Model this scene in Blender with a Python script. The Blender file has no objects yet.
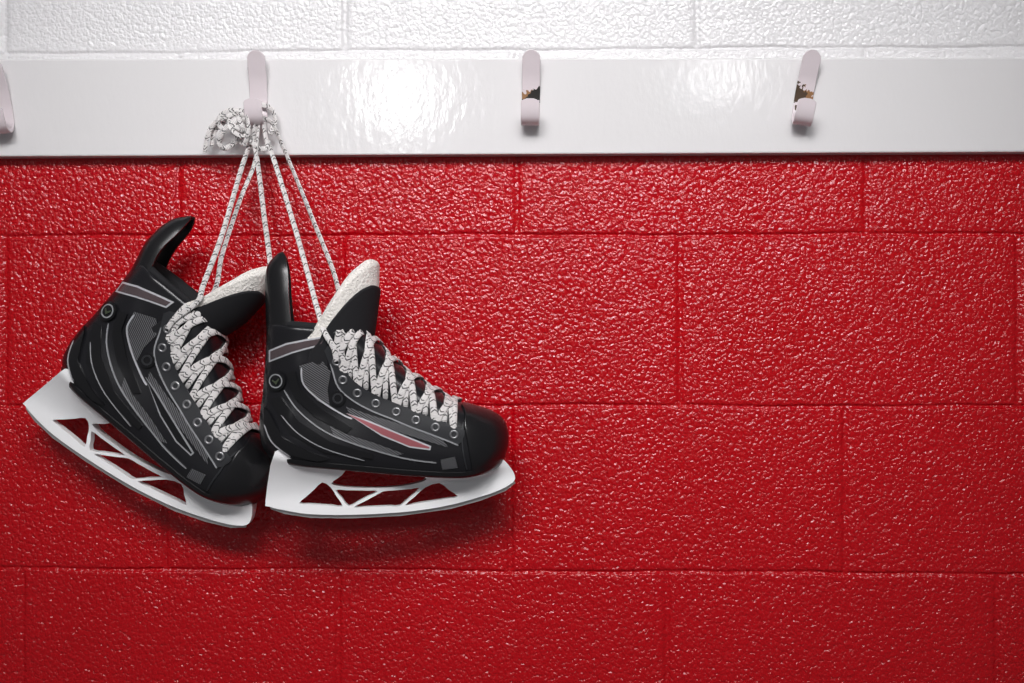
import bpy, bmesh, math, random
import numpy as np
from mathutils import Vector, Matrix, geometry
random.seed(3); np.random.seed(3)
scene=bpy.context.scene
try:
    scene.view_settings.view_transform='Standard'
except Exception: pass
ZC=1.45; CD=1.72; FPX=1422.2
# ---------------- camera
cam_d=bpy.data.cameras.new("camera"); cam=bpy.data.objects.new("camera",cam_d)
scene.collection.objects.link(cam); scene.camera=cam
cam_d.lens=50; cam_d.sensor_width=36
cam.location=(0.06,-CD,ZC)
d=Vector((0,0,ZC))-Vector(cam.location)
cam.rotation_euler=d.to_track_quat('-Z','Y').to_euler()
CR=d.to_track_quat('-Z','Y').to_matrix(); CL=Vector(cam.location)
cam_d.dof.use_dof=False
def unp(px,py,y=0.0):
    r=CR@Vector(((px-512)/FPX,-(py-341.5)/FPX,-1))
    t=(y-CL.y)/r.y
    return CL+r*t
# ---------------- material helpers
def mat(name,base,rough=.5,metal=0,spec=.5,bump=None,coat=0,stretch=None):
    m=bpy.data.materials.new(name); m.use_nodes=True
    nt=m.node_tree; b=nt.nodes["Principled BSDF"]
    b.inputs["Base Color"].default_value=(*base,1); b.inputs["Roughness"].default_value=rough
    b.inputs["Metallic"].default_value=metal; b.inputs["Specular IOR Level"].default_value=spec
    b.inputs["Coat Weight"].default_value=coat; b.inputs["Coat Roughness"].default_value=.1
    if bump:
        sc,st,dist=bump
        tc=nt.nodes.new("ShaderNodeTexCoord"); n=nt.nodes.new("ShaderNodeTexNoise")
        n.inputs["Scale"].default_value=sc; n.inputs["Detail"].default_value=3
        bp=nt.nodes.new("ShaderNodeBump"); bp.inputs["Strength"].default_value=st; bp.inputs["Distance"].default_value=dist
        src=tc.outputs["Object"]
        if stretch:
            mp=nt.nodes.new("ShaderNodeMapping"); mp.inputs["Scale"].default_value=stretch
            nt.links.new(src,mp.inputs["Vector"]); src=mp.outputs["Vector"]
        nt.links.new(src,n.inputs["Vector"]); nt.links.new(n.outputs["Fac"],bp.inputs["Height"])
        nt.links.new(bp.outputs["Normal"],b.inputs["Normal"])
    return m
def nd(nt,t,**k):
    n=nt.nodes.new(t)
    for a,v in k.items(): setattr(n,a,v)
    return n
def mth(nt,op,a,b=None,c=None):
    n=nt.nodes.new("ShaderNodeMath"); n.operation=op
    for i,v in enumerate((a,b,c)):
        if v is None: continue
        if isinstance(v,(int,float)): n.inputs[i].default_value=v
        else: nt.links.new(v,n.inputs[i])
    return n.outputs[0]
def mixc(nt,f,a,b):
    n=nt.nodes.new("ShaderNodeMix"); n.data_type='RGBA'
    if isinstance(f,(int,float)): n.inputs[0].default_value=f
    else: nt.links.new(f,n.inputs[0])
    for i,v in ((6,a),(7,b)):
        if isinstance(v,tuple): n.inputs[i].default_value=(*v,1)
        else: nt.links.new(v,n.inputs[i])
    return n.outputs[2]
# wall material
zsplit=unp(512,105).z
def wall_mat():
    m=mat("painted_block",(.4,.004,.012),.3); nt=m.node_tree; b=nt.nodes["Principled BSDF"]
    tc=nd(nt,"ShaderNodeTexCoord"); sep=nd(nt,"ShaderNodeSeparateXYZ"); nt.links.new(tc.outputs["Object"],sep.inputs[0])
    up=mth(nt,'GREATER_THAN',sep.outputs[2],zsplit)
    n0=nd(nt,"ShaderNodeTexNoise"); n0.inputs["Scale"].default_value=5; n0.inputs["Detail"].default_value=4
    nt.links.new(tc.outputs["Object"],n0.inputs["Vector"])
    red=mixc(nt,n0.outputs["Fac"],(.43,.0001,.003),(.52,.0003,.006))
    wh=mixc(nt,n0.outputs["Fac"],(.73,.72,.73),(.80,.79,.80))
    nt.links.new(mixc(nt,up,red,wh),b.inputs["Base Color"])
    n1=nd(nt,"ShaderNodeTexNoise"); n1.inputs["Scale"].default_value=330; n1.inputs["Detail"].default_value=2
    n2=nd(nt,"ShaderNodeTexNoise"); n2.inputs["Scale"].default_value=75; n2.inputs["Detail"].default_value=1
    nw=nd(nt,"ShaderNodeTexNoise"); nw.inputs["Scale"].default_value=170; nw.inputs["Detail"].default_value=1
    for n in (n1,n2,nw): nt.links.new(tc.outputs["Object"],n.inputs["Vector"])
    vm=nd(nt,"ShaderNodeVectorMath",operation='MULTIPLY_ADD'); vm.inputs[1].default_value=(.006,.006,.006)
    nt.links.new(nw.outputs["Color"],vm.inputs[0]); nt.links.new(tc.outputs["Object"],vm.inputs[2])
    vo=nd(nt,"ShaderNodeTexVoronoi"); vo.feature='F1'; vo.inputs["Scale"].default_value=205
    nt.links.new(vm.outputs[0],vo.inputs["Vector"])
    dome=mth(nt,'SUBTRACT',1,mth(nt,'POWER',vo.outputs["Distance"],1.8))
    h=mth(nt,'ADD',mth(nt,'MULTIPLY',dome,.85),mth(nt,'ADD',mth(nt,'MULTIPLY',n2.outputs["Fac"],.5),mth(nt,'MULTIPLY',n1.outputs["Fac"],.5)))
    bp=nd(nt,"ShaderNodeBump"); bp.inputs["Strength"].default_value=.8
    dd=mth(nt,'ADD',.0018,mth(nt,'MULTIPLY',up,-.0006)); nt.links.new(dd,bp.inputs["Distance"])
    nt.links.new(h,bp.inputs["Height"]); nt.links.new(bp.outputs["Normal"],b.inputs["Normal"])
    b.inputs["Roughness"].default_value=.16; b.inputs["Specular IOR Level"].default_value=.5
    return m
M_wall=wall_mat()
M_board=mat("gloss_white_paint",(.78,.765,.77),.10,bump=(130,.3,.0008),stretch=(1,1,.5))
M_black=mat("black_composite",(.010,.010,.012),.27,spec=.5,bump=(900,.15,.0005))
M_gloss=mat("gloss_black",(.006,.006,.007),.14,spec=.8)
M_matte=mat("black_fabric",(.012,.012,.014),.8,spec=.3,bump=(1200,.4,.0006))
M_rub=mat("black_rubber",(.009,.009,.010),.27,spec=.5)
M_grey=mat("charcoal_panel",(.022,.023,.026),.36,spec=.5)
M_silver=mat("silver_trim",(.60,.60,.63),.35,metal=.3)
M_chrome=mat("dark_chrome",(.26,.20,.21),.2,metal=.8)
M_line=mat("grey_stripe",(.30,.305,.32),.4)
M_red=mat("red_foil",(.48,.15,.17),.28,metal=.5)
M_felt=mat("felt_white",(.88,.84,.79),.95,bump=(360,1.0,.003))
M_hold=mat("white_plastic",(.95,.95,.96),.28)
M_steel=mat("blade_steel",(.55,.53,.53),.3,metal=.6)
M_eye=mat("eyelet_metal",(.32,.32,.33),.3,metal=.8)
M_badge=mat("badge_green",(.09,.11,.07),.3,metal=.4)
def carbon():
    m=mat("carbon_weave",(.02,.02,.02),.35,spec=.45); nt=m.node_tree; b=nt.nodes["Principled BSDF"]
    tc=nd(nt,"ShaderNodeTexCoord"); sep=nd(nt,"ShaderNodeSeparateXYZ"); nt.links.new(tc.outputs["Object"],sep.inputs[0])
    v=mth(nt,'ADD',mth(nt,'MULTIPLY',sep.outputs[0],1800),mth(nt,'MULTIPLY',sep.outputs[2],2300))
    s=mth(nt,'GREATER_THAN',mth(nt,'SINE',v),.3)
    nt.links.new(mixc(nt,s,(.010,.010,.012),(.18,.18,.19)),b.inputs["Base Color"])
    return m
M_carbon=carbon()
def lace_mat():
    m=mat("lace_weave",(.7,.7,.68),.9); nt=m.node_tree; b=nt.nodes["Principled BSDF"]
    tc=nd(nt,"ShaderNodeTexCoord"); sep=nd(nt,"ShaderNodeSeparateXYZ"); nt.links.new(tc.outputs["UV"],sep.inputs[0])
    u,v=sep.outputs[0],sep.outputs[1]
    a=mth(nt,'ADD',mth(nt,'MULTIPLY',u,1500),mth(nt,'MULTIPLY',mth(nt,'ABSOLUTE',mth(nt,'SUBTRACT',v,.3)),22))
    s=mth(nt,'GREATER_THAN',mth(nt,'SINE',a),.5)
    t=mth(nt,'GREATER_THAN',mth(nt,'SINE',mth(nt,'MULTIPLY',u,520)),.0)
    nt.links.new(mixc(nt,mth(nt,'MULTIPLY',s,t),(.78,.75,.74),(.05,.05,.052)),b.inputs["Base Color"])
    bp=nd(nt,"ShaderNodeBump"); bp.inputs["Strength"].default_value=.5; bp.inputs["Distance"].default_value=.0006
    nt.links.new(mth(nt,'SINE',mth(nt,'MULTIPLY',u,3500)),bp.inputs["Height"]); nt.links.new(bp.outputs["Normal"],b.inputs["Normal"])
    return m
M_lace=lace_mat()
def hook_mat(name,chip):
    m=mat(name,(.76,.68,.71),.25,bump=(120,.15,.001)); nt=m.node_tree; b=nt.nodes["Principled BSDF"]
    if chip:
        tc=nd(nt,"ShaderNodeTexCoord"); sep=nd(nt,"ShaderNodeSeparateXYZ"); nt.links.new(tc.outputs["Object"],sep.inputs[0])
        n=nd(nt,"ShaderNodeTexNoise"); n.inputs["Scale"].default_value=190; n.inputs["Detail"].default_value=6
        nt.links.new(tc.outputs["Object"],n.inputs["Vector"])
        zc,hw,xs,dark,k=chip
        dz=mth(nt,'DIVIDE',mth(nt,'ABSOLUTE',mth(nt,'SUBTRACT',mth(nt,'ADD',sep.outputs[2],mth(nt,'MULTIPLY',sep.outputs[0],k)),zc)),hw)
        nz=mth(nt,'MULTIPLY',mth(nt,'SUBTRACT',n.outputs["Fac"],.5),3.0)
        e=mth(nt,'ADD',mth(nt,'SUBTRACT',1,dz),nz)
        near=mth(nt,'GREATER_THAN',sep.outputs[1],-.016)
        c1=mth(nt,'MULTIPLY',mth(nt,'GREATER_THAN',e,.0),near)
        e2=mth(nt,'ADD',e,mth(nt,'MULTIPLY',sep.outputs[0],xs))
        c2=mth(nt,'MULTIPLY',mth(nt,'MULTIPLY',mth(nt,'GREATER_THAN',e2,.25),c1),near)
        col=mixc(nt,c1,(.76,.68,.71),(.30,.15,.06)); col=mixc(nt,c2,col,dark)
        nt.links.new(col,b.inputs["Base Color"])
        nt.links.new(mth(nt,'ADD',.25,mth(nt,'MULTIPLY',c1,.4)),b.inputs["Roughness"])
    return m
# ---------------- mesh helpers
def mkobj(name,verts,faces,material,smooth=True,parent=None,mats=None,fm=None,angle=None):
    me=bpy.data.meshes.new(name); me.from_pydata([tuple(v) for v in verts],[],faces); me.update()
    bm=bmesh.new(); bm.from_mesh(me); 
    bmesh.ops.recalc_face_normals(bm,faces=bm.faces); bm.to_mesh(me); bm.free()
    for mm in (mats or [material]): me.materials.append(mm)
    if fm is not None: me.polygons.foreach_set("material_index",fm)
    if smooth: me.polygons.foreach_set("use_smooth",[True]*len(me.polygons))
    if smooth and angle: me.set_sharp_from_angle(angle=math.radians(angle))
    o=bpy.data.objects.new(name,me); scene.collection.objects.link(o)
    if parent: o.parent=parent
    return o
def curve_fn(pts,lo,hi,sm=3.0,n=900):
    xs=np.linspace(lo,hi,n); p=np.array(sorted(pts)); ys=np.interp(xs,p[:,0],p[:,1])
    st=(hi-lo)/n; k=int(sm*3/st)
    if k>0:
        g=np.exp(-.5*((np.arange(-k,k+1)*st)/sm)**2); g/=g.sum()
        e0=ys[0]-(ys[1]-ys[0])*np.arange(k,0,-1); e1=ys[-1]+(ys[-1]-ys[-2])*np.arange(1,k+1)
        ys=np.convolve(np.concatenate([e0,ys,e1]),g,'valid')
    return lambda x: float(np.interp(x,xs,ys))
def catmull(pts,n=6,closed=False):
    out=[]; P_=[Vector(p) for p in pts]; N=len(P_)
    rng=N if closed else N-1
    for i in range(rng):
        if closed: a,b,c,e=P_[(i-1)%N],P_[i],P_[(i+1)%N],P_[(i+2)%N]
        else: a,b,c,e=P_[max(i-1,0)],P_[i],P_[i+1],P_[min(i+2,N-1)]
        for k in range(n):
            t=k/n
            out.append(.5*((2*b)+(-a+c)*t+(2*a-5*b+4*c-e)*t*t+(-a+3*b-3*c+e)*t**3))
    if not closed: out.append(P_[-1].copy())
    return out
# ---------------- WALL
def build_wall():
    J=[unp(512,y).z for y in (50,235,405.5,571)]
    pitch=.2032
    zj=[J[0]+pitch*3,J[0]+pitch*2,J[0]+pitch,*J]
    z=J[-1]
    while z-pitch>0.05: z-=pitch; zj.append(z)
    zj=sorted(zj)
    rowx={}
    def xs(pxs,py):
        X=[unp(p,py).x for p in pxs]; L=.4064
        while X[0]>-1.6: X.insert(0,X[0]-L)
        while X[-1]<1.6: X.append(X[-1]+L)
        return X
    i0=zj.index(J[0])
    rowx[i0]=xs([5,345,697],25); rowx[i0-1]=xs([178,517,866],195); rowx[i0-2]=xs([5,342,680,1018],320)
    rowx[i0-3]=xs([165,510,845],490); rowx[i0-4]=xs([22,338,667,997],630)
    x0,x1,z0,z1=-1.7,1.7,0.0,2.5
    for k in range(-1,len(zj)+1):
        if k not in rowx: rowx[k]=rowx[i0-2] if (k-i0)%2==0 else rowx[i0-1]
    so=[-.012,-.008,-.0065,-.005,-.004,-.0032,-.0024,-.0016,-.0008,0,.0008,.0016,.0024,.0032,.0045,.006,.009,.012]
    sv=[-.008,-.005,-.0035,-.002,-.001,0,.001,.002,.0035,.005,.008]
    ax=set(np.round(np.arange(x0,x1+.001,.02),4))
    allx=sorted({round(v,4) for r in rowx.values() for v in r})
    for v in allx:
        for s in sv: 
            if x0<v+s<x1: ax.add(round(v+s,4))
    az=set(np.round(np.arange(z0,z1+.001,.02),4))
    az={a for a in az if min(abs(a-j) for j in zj)>.013}
    for v in zj:
        for s in so: 
            if z0<v+s<z1: az.add(round(v+s,4))
    ax=sorted(ax); az=sorted(az)
    def wob(x,k): return .0008*math.sin(x*13+k*2.1)+.0005*math.sin(x*41+k*5)+.0003*math.sin(x*97+k)
    def g(t): return 1/(1+t**4)
    V=[];F=[]
    zja=np.array(zj)
    for z in az:
        k=int(np.argmin(abs(zja-z))); dz=abs(z-zj[k]); r_=int(np.searchsorted(zja,z))-1
        sgn=z-zj[k]
        for x in ax:
            fall=max(0,1-dz/.05)
            zz=z+wob(x,k)*fall
            wd=.0036 if sgn<0 else .0018
            dep=.0024*g(dz/wd)*(1+.2*math.sin(x*23+k))
            dep-=.0024*math.exp(-((z-zj[k]+.0054)/.0028)**2)
            rx=rowx[r_] if r_ in rowx else rowx[i0]
            dx=min(abs(x-v) for v in rx)
            dep=max(dep,.0024*g(dx/.0036))
            V.append((x,dep,zz))
    nx=len(ax)
    for j in range(len(az)-1):
        for i in range(nx-1):
            a=j*nx+i; F.append((a,a+1,a+nx+1,a+nx))
    b=len(V); V+= [(x0,.2,z0),(x1,.2,z0),(x1,.2,z1),(x0,.2,z1)]
    F.append((b,b+3,b+2,b+1))
    F.append(tuple(list(range(0,nx))+[b+1,b])); F.append(tuple(list(range(nx*(len(az)-1),nx*len(az)))+[b+2,b+3]))
    F.append(tuple([j*nx for j in range(len(az))]+[b+3,b])); F.append(tuple([j*nx+nx-1 for j in range(len(az))]+[b+2,b+1]))
    o=mkobj("wall_back",V,F,M_wall,angle=70)
    o["kind"]="structure"; o["label"]="painted concrete block wall, red below and white above"; 
    return o
build_wall()
# ---------------- BOARD
BT=.019
def build_board():
    f=-BT
    def zat(pl,pr,x,y):
        a=unp(*pl,y); b=unp(*pr,y); t=(x-a.x)/(b.x-a.x); return a.z+(b.z-a.z)*t
    V=[];F=[]; r=.002
    xs=list(np.linspace(-1.7,1.7,3))
    for x in xs:
        zt=zat((0,59),(1024,57.5),x,f); zb=zat((0,156.5),(1024,152),x,f)
        for (y,z) in ((.001,zb),(f+r,zb),(f+r*.3,zb+r*.3),(f,zb+r),(f,zt-r),(f+r*.3,zt-r*.3),(f+r,zt),(.001,zt)): V.append((x,y,z))
    n=8
    for i in range(len(xs)-1):
        for k in range(n):
            a=i*n+k; b=i*n+(k+1)%n; F.append((a,b,b+n,a+n))
    F.append(tuple(range(n))); F.append(tuple(range((len(xs)-1)*n,len(xs)*n)))
    o=mkobj("trim_1",V,F,M_board,smooth=False); o["kind"]="structure"; o["label"]="glossy white painted wooden hook board on the wall"
build_board()
# ---------------- HOOKS
def hook(px,roll,m,label,pc=95):
    prof=[(-.020,.050),(-.0165,.042),(-.012,.031),(-.007,.019),(-.0034,.006),(-.0012,-.005),(-.0010,-.014),(-.0020,-.023),(-.006,-.032),(-.0135,-.037),(-.022,-.037),(-.029,-.032),(-.033,-.023),(-.0355,-.010)]
    p=catmull([(0,a,b) for a,b in prof],8)
    tot=[0]
    for i in range(1,len(p)): tot.append(tot[-1]+(p[i]-p[i-1]).length)
    L=tot[-1]; hw=.0108; th=.0015; V=[];F=[]
    for i,q in enumerate(p):
        t=(p[min(i+1,len(p)-1)]-p[max(i-1,0)]).normalized(); nrm=Vector((0,t.z,-t.y))
        e=min(tot[i]/hw,(L-tot[i])/(hw*.4)); w=hw*math.sqrt(max(0.12,1-(1-min(e,1))**2))
        for (sx,sn) in ((-1,-.6),(-.95,-1),(0,-1.0),(.95,-1),(1,-.6),(1,.6),(.95,1),(0,1.0),(-.95,1),(-1,.6)):
            V.append(Vector((sx*w,0,0))+q+nrm*th*sn)
    n=10
    for i in range(len(p)-1):
        for k in range(n): a=i*n+k;b=i*n+(k+1)%n;F.append((a,b,b+n,a+n))
    F.append(tuple(range(n)));F.append(tuple(range((len(p)-1)*n,len(p)*n)))
    o=mkobj("coat_hook",V,F,m,angle=35)
    o.location=unp(px,pc,-BT); o.rotation_euler=(0,math.radians(roll),0)
    o["label"]=label; o["category"]="coat hook"; o["group"]="painted coat hooks on the board"
    return o
MH=hook_mat("hook_paint",None)
MH2=hook_mat("hook_paint_chipped",(-.004,.009,90,(.012,.010,.008),-.25))
MH3=hook_mat("hook_paint_worn",(-.006,.012,-90,(.07,.04,.02),.5))
hook(3.5,-8,MH,"white painted metal hook at the board end",pc=104)
hk=hook(259,0,MH,"white painted metal hook holding the skate laces")
hook(531,1,MH2,"white painted metal hook with small chipped paint spot")
hook(804,9,MH3,"tilted white painted metal hook with worn paint")
# ---------------- SKATE
c5,s5=math.cos(math.radians(5)),math.sin(math.radians(5))
def P(px,py):
    dx,dy=px-268,py-513
    return (dx*c5-dy*s5, -dx*s5-dy*c5)
zb=curve_fn([(-30,57),(7,55.6),(36,49),(80,41),(135,31),(175,25),(200,22.5),(222,25),(236,30),(260,37)],-30,265,6)
xf=curve_fn([(-12,230),(0,238),(12,243.4),(24,244.5),(34,243),(44,238),(57,224.9),(68,205.6),(77,186.4),(92,163),(105,144),(128,122.6),(134,118),(150,110)],-12,150,2.5)
xb=curve_fn([(-12,14),(0,7),(6,2),(12,-.5),(27,-1.5),(45,1),(60,4.5),(92,10),(122,14),(150,17)],-12,150,3)
plan=curve_fn([(-10,28),(30,32),(70,32),(110,33),(150,38),(185,42),(215,42),(250,37)],-30,265,10)
vert=curve_fn([(-12,.7),(0,.84),(8,.97),(18,1.02),(45,1.0),(70,.93),(95,.96),(115,1.04),(150,1.08)],-12,150,3)
RF=curve_fn([(-12,52),(50,50),(80,42),(110,34),(150,30)],-12,150,5)
def rr(s): s=min(max(s,0),1); return math.sqrt(max(0,1-(1-s)**2))
def W(x,zp,off=0.0):
    b=xb(zp)-off; f=xf(zp)+off
    w=plan(x)*vert(zp)
    w+=3.0*math.exp(-(((x-45)/18)**2+((zp-92)/16)**2))-2.5*math.exp(-(((x-70)/35)**2+((zp-50)/18)**2))
    return (w+off)*rr((x-b)/38)*rr((f-x)/RF(zp))
def loft(levels,n=84):
    V=[];F=[]
    for zp,off in levels:
        b=xb(zp)-off; f=xf(zp)+off
        xs=[b+(f-b)*(1-math.cos(math.pi*i/n))/2 for i in range(n+1)]
        ring=[]
        for i in range(n+1): ring.append((xs[i],-W(xs[i],zp,off),zb(xs[i])+zp))
        for i in range(n-1,0,-1): ring.append((xs[i],W(xs[i],zp,off),zb(xs[i])+zp))
        V+=ring
    m=2*n
    for j in range(len(levels)-1):
        for i in range(m): a=j*m+i;b=j*m+(i+1)%m;F.append((a,b,b+m,a+m))
    def cap(j):
        o=j*m
        for i in range(n):
            a1,a2=o+i,o+i+1; b1=o+(m-i)%m; b2=o+(m-i-1)
            f=[a1,a2]+([b2] if b2!=a2 else [])+([b1] if b1!=a1 else [])
            if len(f)>2: F.append(tuple(f))
    cap(0); cap(len(levels)-1)
    return V,F
def pip(x,y,poly):
    r=False;j=len(poly)-1
    for i in range(len(poly)):
        xi,yi=poly[i];xj,yj=poly[j]
        if (yi>y)!=(yj>y) and x<(xj-xi)*(y-yi)/(yj-yi)+xi: r=not r
        j=i
    return r
def resamp(poly,step):
    out=[]
    for i in range(len(poly)):
        a=Vector(poly[i][:2]);b=Vector(poly[(i+1)%len(poly)][:2]);k=max(1,int((b-a).length/step))
        for t in range(k): out.append(tuple(a.lerp(b,t/k)))
    return out
def slab(outline,holes,yo,yi,step=5,sides=(1,)):
    loops=[resamp(l,step) for l in [outline]+holes]
    pts=[];ed=[]
    for l in loops:
        b=len(pts); pts+=l; ed+=[(b+i,b+(i+1)%len(l)) for i in range(len(l))]
    A=np.array(pts); x0,z0=A.min(0);x1,z1=A.max(0)
    for x in np.arange(x0+step*.5,x1,step):
        for z in np.arange(z0+step*.5,z1,step):
            if pip(x,z,outline) and not any(pip(x,z,h) for h in holes):
                if np.min((A[:,0]-x)**2+(A[:,1]-z)**2)>(step*.45)**2: pts.append((x,z))
    r=geometry.delaunay_2d_cdt([Vector(p) for p in pts],ed,[],0,1e-4)
    vs=r[0]; tris=[]
    for f in r[2]:
        cx=sum(vs[i].x for i in f)/len(f);cz=sum(vs[i].y for i in f)/len(f)
        if pip(cx,cz,outline) and not any(pip(cx,cz,h) for h in holes): tris.append(tuple(f))
    V=[];F=[]; N=len(vs)
    cnt={}
    for f in tris:
        for i in range(len(f)):
            a,b=f[i],f[(i+1)%len(f)]; cnt.setdefault((min(a,b),max(a,b)),[]).append((a,b))
    for s in sides:
        o=len(V)
        V+=[(v.x,-s*yo(v.x,v.y),v.y) for v in vs]; V+=[(v.x,-s*yi(v.x,v.y),v.y) for v in vs]
        for f in tris: F.append(tuple(o+i for i in f)); F.append(tuple(o+N+i for i in reversed(f)))
        for e,l in cnt.items():
            if len(l)==1: a,b=l[0]; F.append((o+b,o+a,o+N+a,o+N+b))
    used=sorted({i for f in F for i in f}); mp={u:i for i,u in enumerate(used)}
    return [V[u] for u in used],[tuple(mp[i] for i in f) for f in F]
def onboot(off): 
    return lambda x,Z: W(x,Z-zb(x),off)
def inset(poly,dv):
    n=len(poly);out=[]
    ar=sum(poly[i][0]*poly[(i+1)%n][1]-poly[(i+1)%n][0]*poly[i][1] for i in range(n))
    sg=1 if ar>0 else -1
    for i in range(n):
        a=Vector(poly[i-1]);b=Vector(poly[i]);c=Vector(poly[(i+1)%n])
        d1=(b-a).normalized();d2=(c-b).normalized()
        n1=Vector((-d1.y,d1.x))*sg;n2=Vector((-d2.y,d2.x))*sg
        m=(n1+n2); m=m/max(.5,m.dot(n1)) if m.length>1e-6 else n1
        out.append(tuple(b+m*dv))
    return out
def stroke(pts,w,sm=5):
    if sm: pts=[(v.x,v.y) for v in catmull([(*p,0) for p in pts],sm)]
    pts=[Vector(p) for p in pts];L=[];R=[]
    for i,p in enumerate(pts):
        t=(pts[min(i+1,len(pts)-1)]-pts[max(i-1,0)]).normalized();n=Vector((-t.y,t.x))
        k=w/2*(1 if 0<i<len(pts)-1 else .4)
        L.append(tuple(p+n*k));R.append(tuple(p-n*k))
    return L+R[::-1]
def PP(l): return [P(*p) for p in l]
def circ(c,r,n=20): return [(c[0]+r*math.cos(2*math.pi*i/n),c[1]+r*math.sin(2*math.pi*i/n)) for i in range(n)]
def arcplate(zs,xfun,dfun,wfun,top,thick,sgn,amax=90,na=24,nz=16):
    V=[];F=[]
    def pt(a,v,ins,lift=0):
        z0=zs; z1=top(abs(a)); z=z0+(z1-z0)*v+lift
        d_=max(.5,dfun(z)-ins); w=max(.5,wfun(z)-ins)
        ra=math.radians(a)
        x=xfun(z)+sgn*ins+sgn*d_*(1-math.cos(ra)); y=w*math.sin(ra)
        return (x,y,z)
    rows=[(v,0,0) for v in 1-(1-np.linspace(0,1,nz))**1.6]
    rows[-1:]=[(1,.0,-1),(1,thick*.2,thick*.22),(1,thick*.5,thick*.36),(1,thick*.8,thick*.22),(1,thick,-1)]
    rows+=[(v,thick,0) for v in np.linspace(1,0,nz)[1:]]
    A=list(np.linspace(-amax,amax,na))
    for (v,ins,l) in rows:
        for a in A: V.append(pt(a,v,ins,l))
    for j in range(len(rows)-1):
        for i in range(na-1): q=j*na+i;F.append((q,q+1,q+na+1,q+na))
    m=len(rows)
    for j in range(m//2):
        k=m-1-j
        if k-1<=j: break
        F.append((j*na,(j+1)*na,(k-1)*na,k*na)); F.append((j*na+na-1,(j+1)*na+na-1,(k-1)*na+na-1,k*na+na-1))
    F.append(tuple(range(na))+tuple(range((m-1)*na+na-1,(m-1)*na-1,-1)))
    return V,F
def ribbon(pts,nrm,w,t,u0=0.0):
    V=[];F=[];UV=[]
    cs=[(-1,0),(-.8,.75),(-.3,1),(.3,1),(.8,.75),(1,0),(.8,-.75),(.3,-1),(-.3,-1),(-.8,-.75)];n=len(cs)
    L=u0;us=[]
    for i,p in enumerate(pts):
        if i: L+=(p-pts[i-1]).length
        us.append(L)
        tg=(pts[min(i+1,len(pts)-1)]-pts[max(i-1,0)]).normalized()
        nn=nrm[i]-tg*nrm[i].dot(tg); nn=nn.normalized() if nn.length>1e-5 else tg.orthogonal().normalized()
        b=tg.cross(nn)
        for cx,cy in cs: V.append(p+b*cx*w/2+nn*cy*t/2)
    for i in range(len(pts)-1):
        for k in range(n):
            a=i*n+k;b=i*n+(k+1)%n;F.append((a,b,b+n,a+n));UV.append([(us[i],k/n),(us[i],(k+1)/n),(us[i+1],(k+1)/n),(us[i+1],k/n)])
    F.append(tuple(range(n)));UV.append([(us[0],k/n) for k in range(n)])
    o=(len(pts)-1)*n;F.append(tuple(range(o,o+n)));UV.append([(us[-1],k/n) for k in range(n)])
    return V,F,UV
def lace_obj(name,parts,parent):
    V=[];F=[];UV=[]
    for v,f,u in parts:
        o=len(V);V+=[tuple(q) for q in v];F+=[tuple(i+o for i in q) for q in f];UV+=u
    me=bpy.data.meshes.new(name);me.from_pydata(V,[],F);me.materials.append(M_lace)
    uvl=me.uv_layers.new(name="UVMap"); flat=[c for f in UV for q in f for c in q]; uvl.data.foreach_set("uv",flat)
    me.polygons.foreach_set("use_smooth",[True]*len(me.polygons)); me.update()
    bm=bmesh.new();bm.from_mesh(me);bmesh.ops.recalc_face_normals(bm,faces=bm.faces);bm.to_mesh(me);bm.free()
    ob=bpy.data.objects.new(name,me);scene.collection.objects.link(ob);ob.parent=parent
    return ob
def topz(x):
    lo,hi=10.0,140.0
    if xf(hi)>x: return 134.0
    for _ in range(30):
        m=(lo+hi)/2
        if xf(m)>x: lo=m
        else: hi=m
    return min(lo,134.0)
def G(x,y,Z): return W(x,Z-zb(x))**2-y*y
def gn(x,y,Z):
    e=1.0
    v=Vector((-(G(x+e,y,Z)-G(x-e,y,Z)),4*y*e,-(G(x,y,Z+e)-G(x,y,Z-e))))
    return v.normalized() if v.length>1e-6 else Vector((.4,0,.9))
EY=[(337,362),(343,380),(357,393),(375,403),(395,411),(414,419),(433,426),(451,433)]
def warpx(x,Z,k): return x+k*(12*max(0,min(Z,50))/50+.05*max(0,Z-50))
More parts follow.
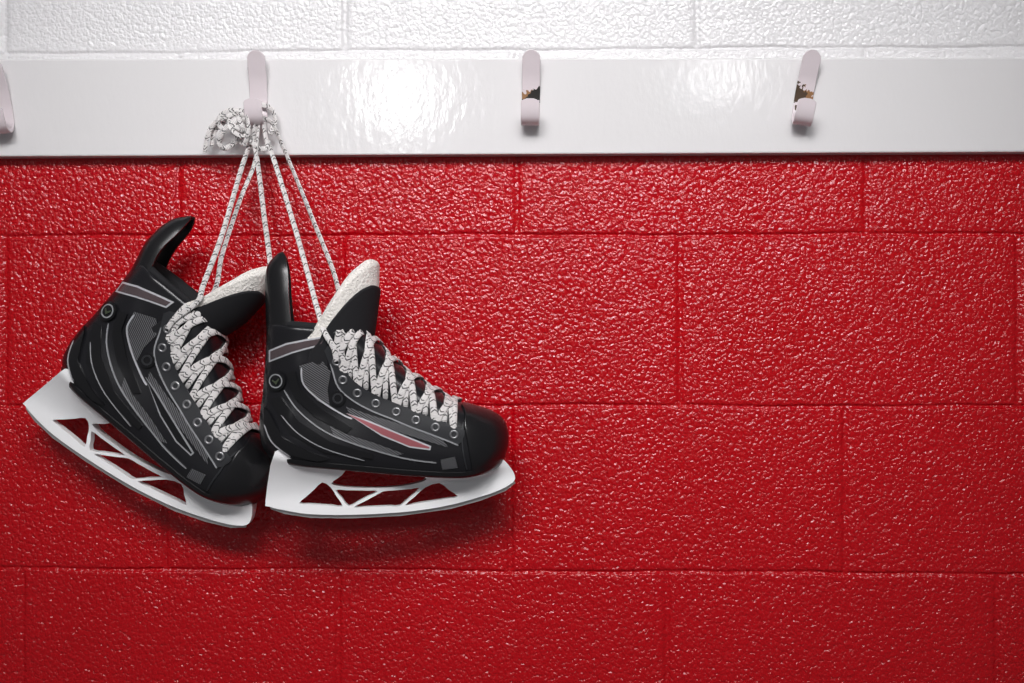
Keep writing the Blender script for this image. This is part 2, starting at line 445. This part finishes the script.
def skate(M,S,label,tongue_shift,hang,shear,redstrip):
    root=bpy.data.objects.new("hockey_skate",None); scene.collection.objects.link(root)
    root.empty_display_size=.05; root.matrix_world=M
    root["label"]=label; root["category"]="ice skate"; root["group"]="pair of hockey skates hanging by their laces"
    def add(name,vf,m,parent=root,**k):
        V,F=vf; V=[(warpx(v[0],v[2],shear)*S,v[1]*S,v[2]*S) for v in V]
        return mkobj(name,V,F,m,parent=parent,**k)
    def both(name,poly,off,step,m,parent=root,holes=[],under=-1.5):
        r=None
        for s in (1,-1):
            o=add(name,slab(poly,holes,onboot(off),lambda x,Z:max(0,W(x,Z-zb(x),0)+under),step,(s,)),m,
                  parent=(parent if not isinstance(parent,tuple) else parent[0 if s==1 else 1]),angle=35)
            r=(r,o) if r is not None else o
        return r
    lv=[(float(z),0) for z in list(np.arange(0,8,1.5))+list(np.arange(8,133,1.75))]
    lv+=[(134,-.8),(135,-2.5),(134.5,-5),(132,-6),(125,-6.5),(115,-7),(100,-8),(85,-8)]
    add("boot",loft(lv),M_black,angle=70)
    add("outsole",loft([(-4,-1),(-3.5,1),(-1,1.8),(2,1.6),(3,.2)]),M_rub,angle=60)
    def toecap():
        V=[];F=[];n=34;off=1.8
        lev=list(np.arange(0,69.5,2))
        seam=lambda z: 203-.10*(z-20)+ (4*math.exp(-((z-62)/9)**2))
        m=0
        for z in lev:
            xs0=seam(z); f=xf(z)+off; 
            if f<xs0+1: break
            ring=[]
            for i in range(n+1):
                x=xs0+(f-xs0)*math.sin(math.pi/2*i/n); ring.append((x,-W(x,z,off),zb(x)+z+.6))
            V+=ring+[(x,-y,zz) for (x,y,zz) in ring[::-1][1:]]; m+=1
        k=2*n+1
        for j in range(m-1):
            for i in range(k-1): a=j*k+i;F.append((a,a+1,a+k+1,a+k))
        for i in range(n):
            o=(m-1)*k; F.append((o+i,o+i+1,o+k-2-i,o+k-1-i))
            F.append((i,i+1,k-2-i,k-1-i))
        return V,F
    tcap=add("toe_cap",toecap(),M_rub,angle=60)
    sol=tcap.modifiers.new("s",'SOLIDIFY');sol.thickness=.0012;sol.offset=-1
    both("toe_seam",stroke(PP([(461,421),(459,434),(460,450),(464,468)]),1.4),1.6,2.5,M_grey)
    # tendon guard
    gs=9*shear
    gx=curve_fn([(140,11),(172,13.5),(212,15.8),(234,17.5),(244,20),(250,24),(254,29),(258,34)],140,262,2)
    gd=curve_fn([(140,28),(180,28),(205,26),(234,25),(244,22),(250,17),(254,11),(258,3)],140,262,2)
    gw=curve_fn([(140,29),(180,27),(215,23),(240,18),(250,13),(256,7)],140,262,3)
    hook_=lambda z: 5*shear*max(0,(z-205)/50)**2
    add("tendon_guard",arcplate(148,lambda z:gx(z+gs)+hook_(z)-4*shear*math.exp(-((z-205)/22)**2),lambda z:gd(z+gs)-3*shear,lambda z:gw(z+gs),lambda a:256-gs,3.0,1,88,26,26),M_rub,angle=60)
    # tongue
    ts=tongue_shift
    tx0=curve_fn([(110,108),(150,116),(180,123),(212,130),(240,133),(250,133)],110,255,4)
    sh=curve_fn([(110,0),(135,0),(180,ts),(205,ts),(240,ts*.75),(255,ts*.7)],110,255,4)
    tx=lambda z: tx0(z)+sh(z)
    tD=lambda z: 57-ts*1.1
    tw=curve_fn([(110,27),(150,33),(200,37),(255,36)],110,255,6)
    tp=curve_fn([(0,240),(30,239),(50,231),(62,222),(77,204),(90,180),(100,170)],0,100,3)
    ton=add("tongue",arcplate(128,lambda z:tx(z)+1,lambda z:tD(z)+1,lambda z:tw(z)+1,lambda a:tp(a)-21-7*max(0,1-a/45),4,-1,94,34,16),M_matte,angle=60)
    add("tongue_lining",arcplate(130,lambda z:tx(z)-.8,lambda z:tD(z)-.3,lambda z:tw(z)-.6,lambda a:tp(a)-2,14,-1,98,34,16),M_felt,parent=ton,angle=80)
    add("collar_padding",loft([(120,-6),(130,-4.5),(135,-3.2),(138,-3.4),(140,-5.5),(139,-8),(134,-10),(120,-11),(105,-11)]),M_matte,angle=80)
    # eyestay
    ec=[Vector((*P(*e),0)) for e in [(331,346)]+EY+[(460,437)]]; ec=catmull(ec,4); e2=[(v.x,v.y) for v in ec]
    both("eyestay",stroke(e2,15,0),1.4,3.0,M_grey)
    both("eyestay_edge",stroke([(x-5.2,z-6.5) for x,z in e2[3:]],1.4,0),1.6,2.5,M_line)
    badge=PP([(270,351),(288,344),(308,340),(327,337),(324,346),(308,350),(294,354),(270,363)])
    bd=both("ankle_panel",badge,.9,3,M_silver)
    both("panel_inlay",inset(badge,1.7),1.3,3,M_chrome,parent=bd)
    rv=P(277.5,381)
    ob=both("ankle_rivet",circ(rv,9.5),2.6,2.5,M_gloss)
    both("rivet_ring",circ(rv,7),3.1,2.5,M_line,parent=ob,holes=[circ(rv,5.8)])
    both("rivet_emblem",stroke([(rv[0]-3.5,rv[1]+1),(rv[0],rv[1]-2),(rv[0]+3.5,rv[1]+2)],3,0),3.3,1.5,M_badge,parent=ob)
    rv2=P(338,398)
    ob=both("side_rivet",circ(rv2,7.5),2.6,2.5,M_gloss)
    both("rivet_ring",circ(rv2,5.2),3.2,2.5,M_grey,parent=ob,holes=[circ(rv2,3.5)])
    both("carbon_panel",PP([(301,366),(322,360),(331,372),(328,390),(330,406),(318,400),(304,384)]),.6,3,M_carbon)
    both("carbon_panel",PP([(346,406),(372,415),(400,423),(440,438),(446,446),(400,432),(372,422),(350,415)]),.6,3,M_carbon)
    both("carbon_panel",PP([(330,424),(346,433),(372,441),(402,452),(396,454),(360,446),(334,434)]),.6,3,M_carbon)
    both("quarter_panel",PP([(288,374),(297,371),(301,388),(320,407),(352,427),(346,432),(316,416),(296,397)]),2.0,3,M_gloss)
    both("quarter_panel",PP([(272,398),(282,396),(300,420),(330,440),(372,452),(372,457),(326,451),(292,432)]),2.0,3,M_gloss)
    both("heel_panel",PP([(265,407),(271,412),(284,436),(310,450),(330,457),(318,460),(288,452),(267,438)]),2.0,3,M_gloss)
    both("side_stripe",stroke(PP([(303,368),(305,384),(321,400),(343,414),(352,418)]),1.5),1.8,2.5,M_silver)
    both("side_stripe",stroke(PP([(286,390),(299,409),(322,428),(350,441),(400,456),(434,461)]),1.2),1.6,2.5,M_line)
    both("side_stripe",stroke(PP([(283,414),(300,432),(326,447),(364,459)]),1.0),2.3,2.5,M_line)
    both("side_stripe",stroke(PP([(266,424),(274,441),(292,455)]),1.3),2.4,2.5,M_silver)
    strip=PP([(346,412.5),(364,418),(392,429.5),(429,444.5),(428,448.5),(408,446),(380,434.5)])
    st=both("foil_strip",strip,.9,3,M_silver if redstrip else M_line)
    both("foil_inlay",inset(strip,1.5),1.3,3,M_red if redstrip else M_gloss,parent=st)
    both("toe_patch",PP([(438,458),(452,455),(455,466),(440,468)]),.9,3,M_carbon)
    # eyelets
    em=None
    for side in (-1,1):
        for e in EY:
            x,Z=P(*e); y=W(x,Z-zb(x))+1.4
            if em is None:
                V=[];F=[];n=16;k=8
                for i in range(n):
                    a=2*math.pi*i/n
                    for j in range(k):
                        b=2*math.pi*j/k; r=3.5+1.2*math.cos(b)
                        V.append((r*math.cos(a)*S,1.2*math.sin(b)*S,r*math.sin(a)*S))
                for i in range(n):
                    for j in range(k): F.append((i*k+j,i*k+(j+1)%k,((i+1)%n)*k+(j+1)%k,((i+1)%n)*k+j))
                o=mkobj("eyelet",V,F,M_eye,parent=root); em=o
            else:
                o=em.copy(); scene.collection.objects.link(o); o.parent=root
            nv=gn(x,side*(y-1.4),Z)
            o.location=Vector((warpx(x,Z,shear),side*y,Z))*S
            o.rotation_euler=Vector((0,1,0)).rotation_difference(nv).to_euler()
    # laces over instep
    parts=[];u=0
    def cross(a,b,s,lift,jit):
        pts=[];nn=[];N=26
        for k in range(N+1):
            t=k/N; x=a[0]+(b[0]-a[0])*t+jit*math.sin(math.pi*t)
            ze=(a[1]+(b[1]-a[1])*t)-zb(x); tz=topz(x)-.05
            ze=min(ze,tz-1)
            sn=math.sin(math.pi*t); zp=tz-(tz-ze)*(1-sn)**1.35
            sd=s*(1 if t<.5 else -1) if abs(t-.5)>1e-6 else 0
            y=sd*W(x,zp); Z=zb(x)+zp
            nrm=gn(x,y,Z)
            ee=min(t,1-t)
            h=-.6+ (2.0+lift*sn)*min(1,ee/.06)
            p=Vector((x,y,Z))+nrm*h
            p.x=warpx(p.x,p.z,shear)
            pts.append(p*S);nn.append(nrm)
        return pts,nn
    for i in range(len(EY)):
        for s in (-1,1):
            if i==0 and s==-1: continue
            a=P(*EY[i]); b=P(*EY[i-1]) if i>0 else (a[0]-.5,a[1])
            j=(4 if s<0 else 16)+random.uniform(-1.5,1.5)
            p,nn=cross(a,b,s,(1.3 if s>0 else 0.0),j if i>0 else 6)
            parts.append(ribbon(p,nn,random.uniform(6.0,7.0)*S,1.3*S,u)); u+=.06
    # parallel under-layer of the crossings, tucked between the eyelet rows
    for i in range(1,len(EY)):
        a=P(*EY[i]); b=P(*EY[i-1]); c=((a[0]+b[0])/2,(a[1]+b[1])/2+7)
        p,nn=cross(c,(c[0]+.01,c[1]),-1,-.6,7)
        parts.append(ribbon(p,nn,5.4*S,1.0*S,u)); u+=.06
    a=P(*EY[-1]); p,nn=cross(a,(a[0]+.01,a[1]),-1,1.0,5)
    parts.append(ribbon(p,nn,5.5*S,1.4*S,u))
    Mi=M.inverted()
    def Lw(px_,side,offx=0,offz=0,out=3):
        x,Z=P(*px_); y=W(x,Z-zb(x))+out; return M@(Vector((warpx(x,Z,shear)+offx,side*y,Z+offz))*S)
    for path,tw_ in hang(Lw):
        p=catmull(path,8); nn=[];
        for i in range(len(p)):
            a=tw_*i/len(p); nn.append(Mi.to_3x3()@Vector((math.sin(a),-math.cos(a),.0)))
        p=[Mi@q for q in p]
        parts.append(ribbon(p,nn,.0064,.0018,u)); u+=.1
    lace_obj("lace",parts,root)
    # holder
    out=PP([(277,450),(300,453),(346,458),(346,467),(341,475),(331,483),(340,486.5),(360,488),(384,488),(408,485.5),(425,480),(419,470),(445,470),(470,467),(488,461),(499,459),(508,467),(514,477),(512,484),(498,492),(470,501),(440,508),(400,513),(350,515),(310,514),(285,510),(270,506),(266,500)])
    out=[(v.x,v.y) for v in catmull([(*p,0) for p in out],3,True)]
    def rnd(h): return [(v.x,v.y) for v in catmull([(*p,0) for p in resamp(h,9)],2,True)]
    holes=[rnd(PP([(299,503),(322,482),(330,487),(342,506.5)])),rnd(PP([(335,490),(377,491.5),(348,506.5)])),rnd(PP([(353,507.5),(382,492),(419,489),(399,506.5)])),rnd(PP([(404,506),(424,488.5),(438,484),(457,498)]))]
    def hy(x,Z):
        zl=zb(min(x,205)); t=(Z-12)/(zl-10); t=min(max(t,0),1)
        return 5.6+ (21 if x<150 else 23)*t**1.6*(1-.85*max(0,min(1,(x-200)/42)))
    ho=add("blade_holder",slab(out,holes,hy,lambda x,z:-hy(x,z),4),M_hold,angle=40)
    ho.modifiers.new("b",'BEVEL').width=.0008; ho.modifiers["b"].limit_method='ANGLE'; ho.modifiers["b"].angle_limit=math.radians(50); ho.modifiers["b"].segments=2
    stl=PP([(268,503),(285,508),(310,512),(350,513),(400,511),(440,506),(470,499),(498,490),(513,482),(515,485),(505,493),(480,502.5),(450,510.5),(400,517),(350,519),(310,518),(285,514),(271,509)])
    add("blade",slab(stl,[],lambda x,z:1.9,lambda x,z:-1.9,5),M_steel,parent=ho,angle=40)
    return root
def mtx(px,py,y,tilt,yaw,roll=0):
    return Matrix.Translation(unp(px,py,y))@Matrix.Rotation(math.radians(yaw),4,'Z')@Matrix.Rotation(math.radians(tilt),4,'Y')@Matrix.Rotation(math.radians(roll),4,'X')
S2=1/872.0; S1=1.045/868.0
M2=mtx(268,513,-.108,-5,7); M1=mtx(21,410,-.060,28.6,0,1)
def hang2(Lw):
    return [
     ([Lw(EY[0],-1),Lw((334,348),-1,0,0,4),unp(325,333,-.142),unp(319,315,-.13),unp(297,235,-.075),unp(274,160,-.05),unp(266,138,-.042),unp(264,122,-.038)],.9),
     ([Lw(EY[0],1),Lw((333,350),1,4,6),unp(338,288,-.06),unp(311,215,-.05),unp(281,142,-.04),unp(271,122,-.038),unp(262,119,-.036)],-1.2)]
def hang1(Lw):
    return [
     ([Lw(EY[0],-1),Lw((336,350),-1,2,0,4),unp(198,301,-.112),unp(203,286,-.108),unp(222,235,-.09),unp(241,170,-.05),unp(252,138,-.042),unp(256,122,-.036)],1.0),
     ([Lw(EY[0],1),unp(214,292,-.06),unp(222,255,-.055),unp(240,200,-.048),unp(254,165,-.044),unp(257,140,-.046),unp(259,124,-.036)],-.8),
     ([unp(272,300,-.04),unp(270,262,-.045),unp(264,215,-.046),unp(258,165,-.046),unp(254,140,-.044),unp(257,120,-.036)],1.2)]
sk1=skate(M1,S1,"black hockey skate hanging toe down beside its mate",12,hang1,1.0,False)
sk2=skate(M2,S2,"black hockey skate hanging level from white laces",0,hang2,0,True)
# knot / bow
Mi=M1.inverted()
bow=[[(262,122,-.036),(256,112,-.04),(243,112,-.045),(228,116,-.05),(214,124,-.045),(207,138,-.042),(205,152,-.04)],
 [(250,126,-.04),(244,120,-.05),(232,123,-.055),(222,133,-.052),(219,144,-.048),(226,148,-.045),(238,140,-.045),(248,130,-.044)],
 [(254,118,-.038),(246,116,-.048),(235,114,-.045),(224,122,-.04),(214,132,-.038),(212,146,-.036)],
 [(243,112,-.045),(248,122,-.055),(248,134,-.055),(244,144,-.05),(236,134,-.045),(240,120,-.046),(250,116,-.040)],
 [(248,130,-.046),(242,136,-.055),(232,130,-.058),(228,120,-.05)],
 [(246,112,-.042),(236,110,-.048),(226,112,-.05),(218,120,-.05),(222,128,-.05),(234,126,-.056),(244,132,-.055)],
 [(252,108,-.030),(262,105,-.028),(272,110,-.032),(275,122,-.034),(270,134,-.04)],
 [(238,116,-.052),(242,126,-.058),(248,136,-.05),(254,142,-.046)],
 [(250,140,-.048),(258,148,-.048),(266,148,-.048),(268,140,-.044)]]
parts=[]
for i,b in enumerate(bow):
    p=catmull([unp(*q) for q in b],8); nn=[Mi.to_3x3()@Vector((math.sin(.25*k+i)*.8,-1.2,.5*math.cos(.2*k+i))) for k in range(len(p))]
    parts.append(ribbon([Mi@q for q in p],nn,.0062,.0018,i*.13))
lace_obj("lace_bow",parts,sk1)
# ---------------- LIGHTS
def area(name,loc,tgt,sx,sy,e,col=(1,1,1),spread=180):
    l=bpy.data.lights.new(name,'AREA');l.shape='RECTANGLE';l.size=sx;l.size_y=sy;l.energy=e;l.color=col;l.spread=math.radians(spread)
    o=bpy.data.objects.new(name,l);scene.collection.objects.link(o);o.location=loc
    o.rotation_euler=(Vector(tgt)-Vector(loc)).to_track_quat('-Z','Y').to_euler();return o
area("ceiling_light",(-.2,-2.4,ZC+1.45),(-.04,0,ZC+.12),1.1,.5,3.1,(1,.985,.99),50)
for i,(x,y,z,e,r,tx_) in enumerate([(-.8,-2.3,1.5,54,.3,-.10),(.1,-1.5,1.35,34,.14,-.05),(.8,-2.5,1.5,56,.3,0.05)]):  # unseen spots, added for paint sparkle and falloff towards the wall edges
    l=bpy.data.lights.new("added_wall_spot",'SPOT'); l.energy=e; l.spot_size=math.radians(45 if i!=1 else 60); l.spot_blend=1; l.shadow_soft_size=r; l.color=(1,.985,.99)
    o=bpy.data.objects.new("added_wall_spot",l); scene.collection.objects.link(o); o.location=(x,y,ZC+z)
    o.rotation_euler=(Vector((tx_,0,ZC+.14))-Vector(o.location)).to_track_quat('-Z','Y').to_euler()
def refl(px,py,y):
    p=unp(px,py,-BT); v=p-CL; v.y=-v.y; t=(y+BT)/v.y; return p+v*t
a=refl(400,96,-6); area("far_light",a,(-.08,0,ZC+.05),.07,.26,3.0,(1,1,1),120)
a=refl(720,74,-6); area("far_light",a,(0,0,ZC),.09,.10,1.1,(1,1,1),120)
w=bpy.data.worlds.new("world");scene.world=w;w.use_nodes=True
w.node_tree.nodes["Background"].inputs[0].default_value=(.97,.96,1,1);w.node_tree.nodes["Background"].inputs[1].default_value=.12
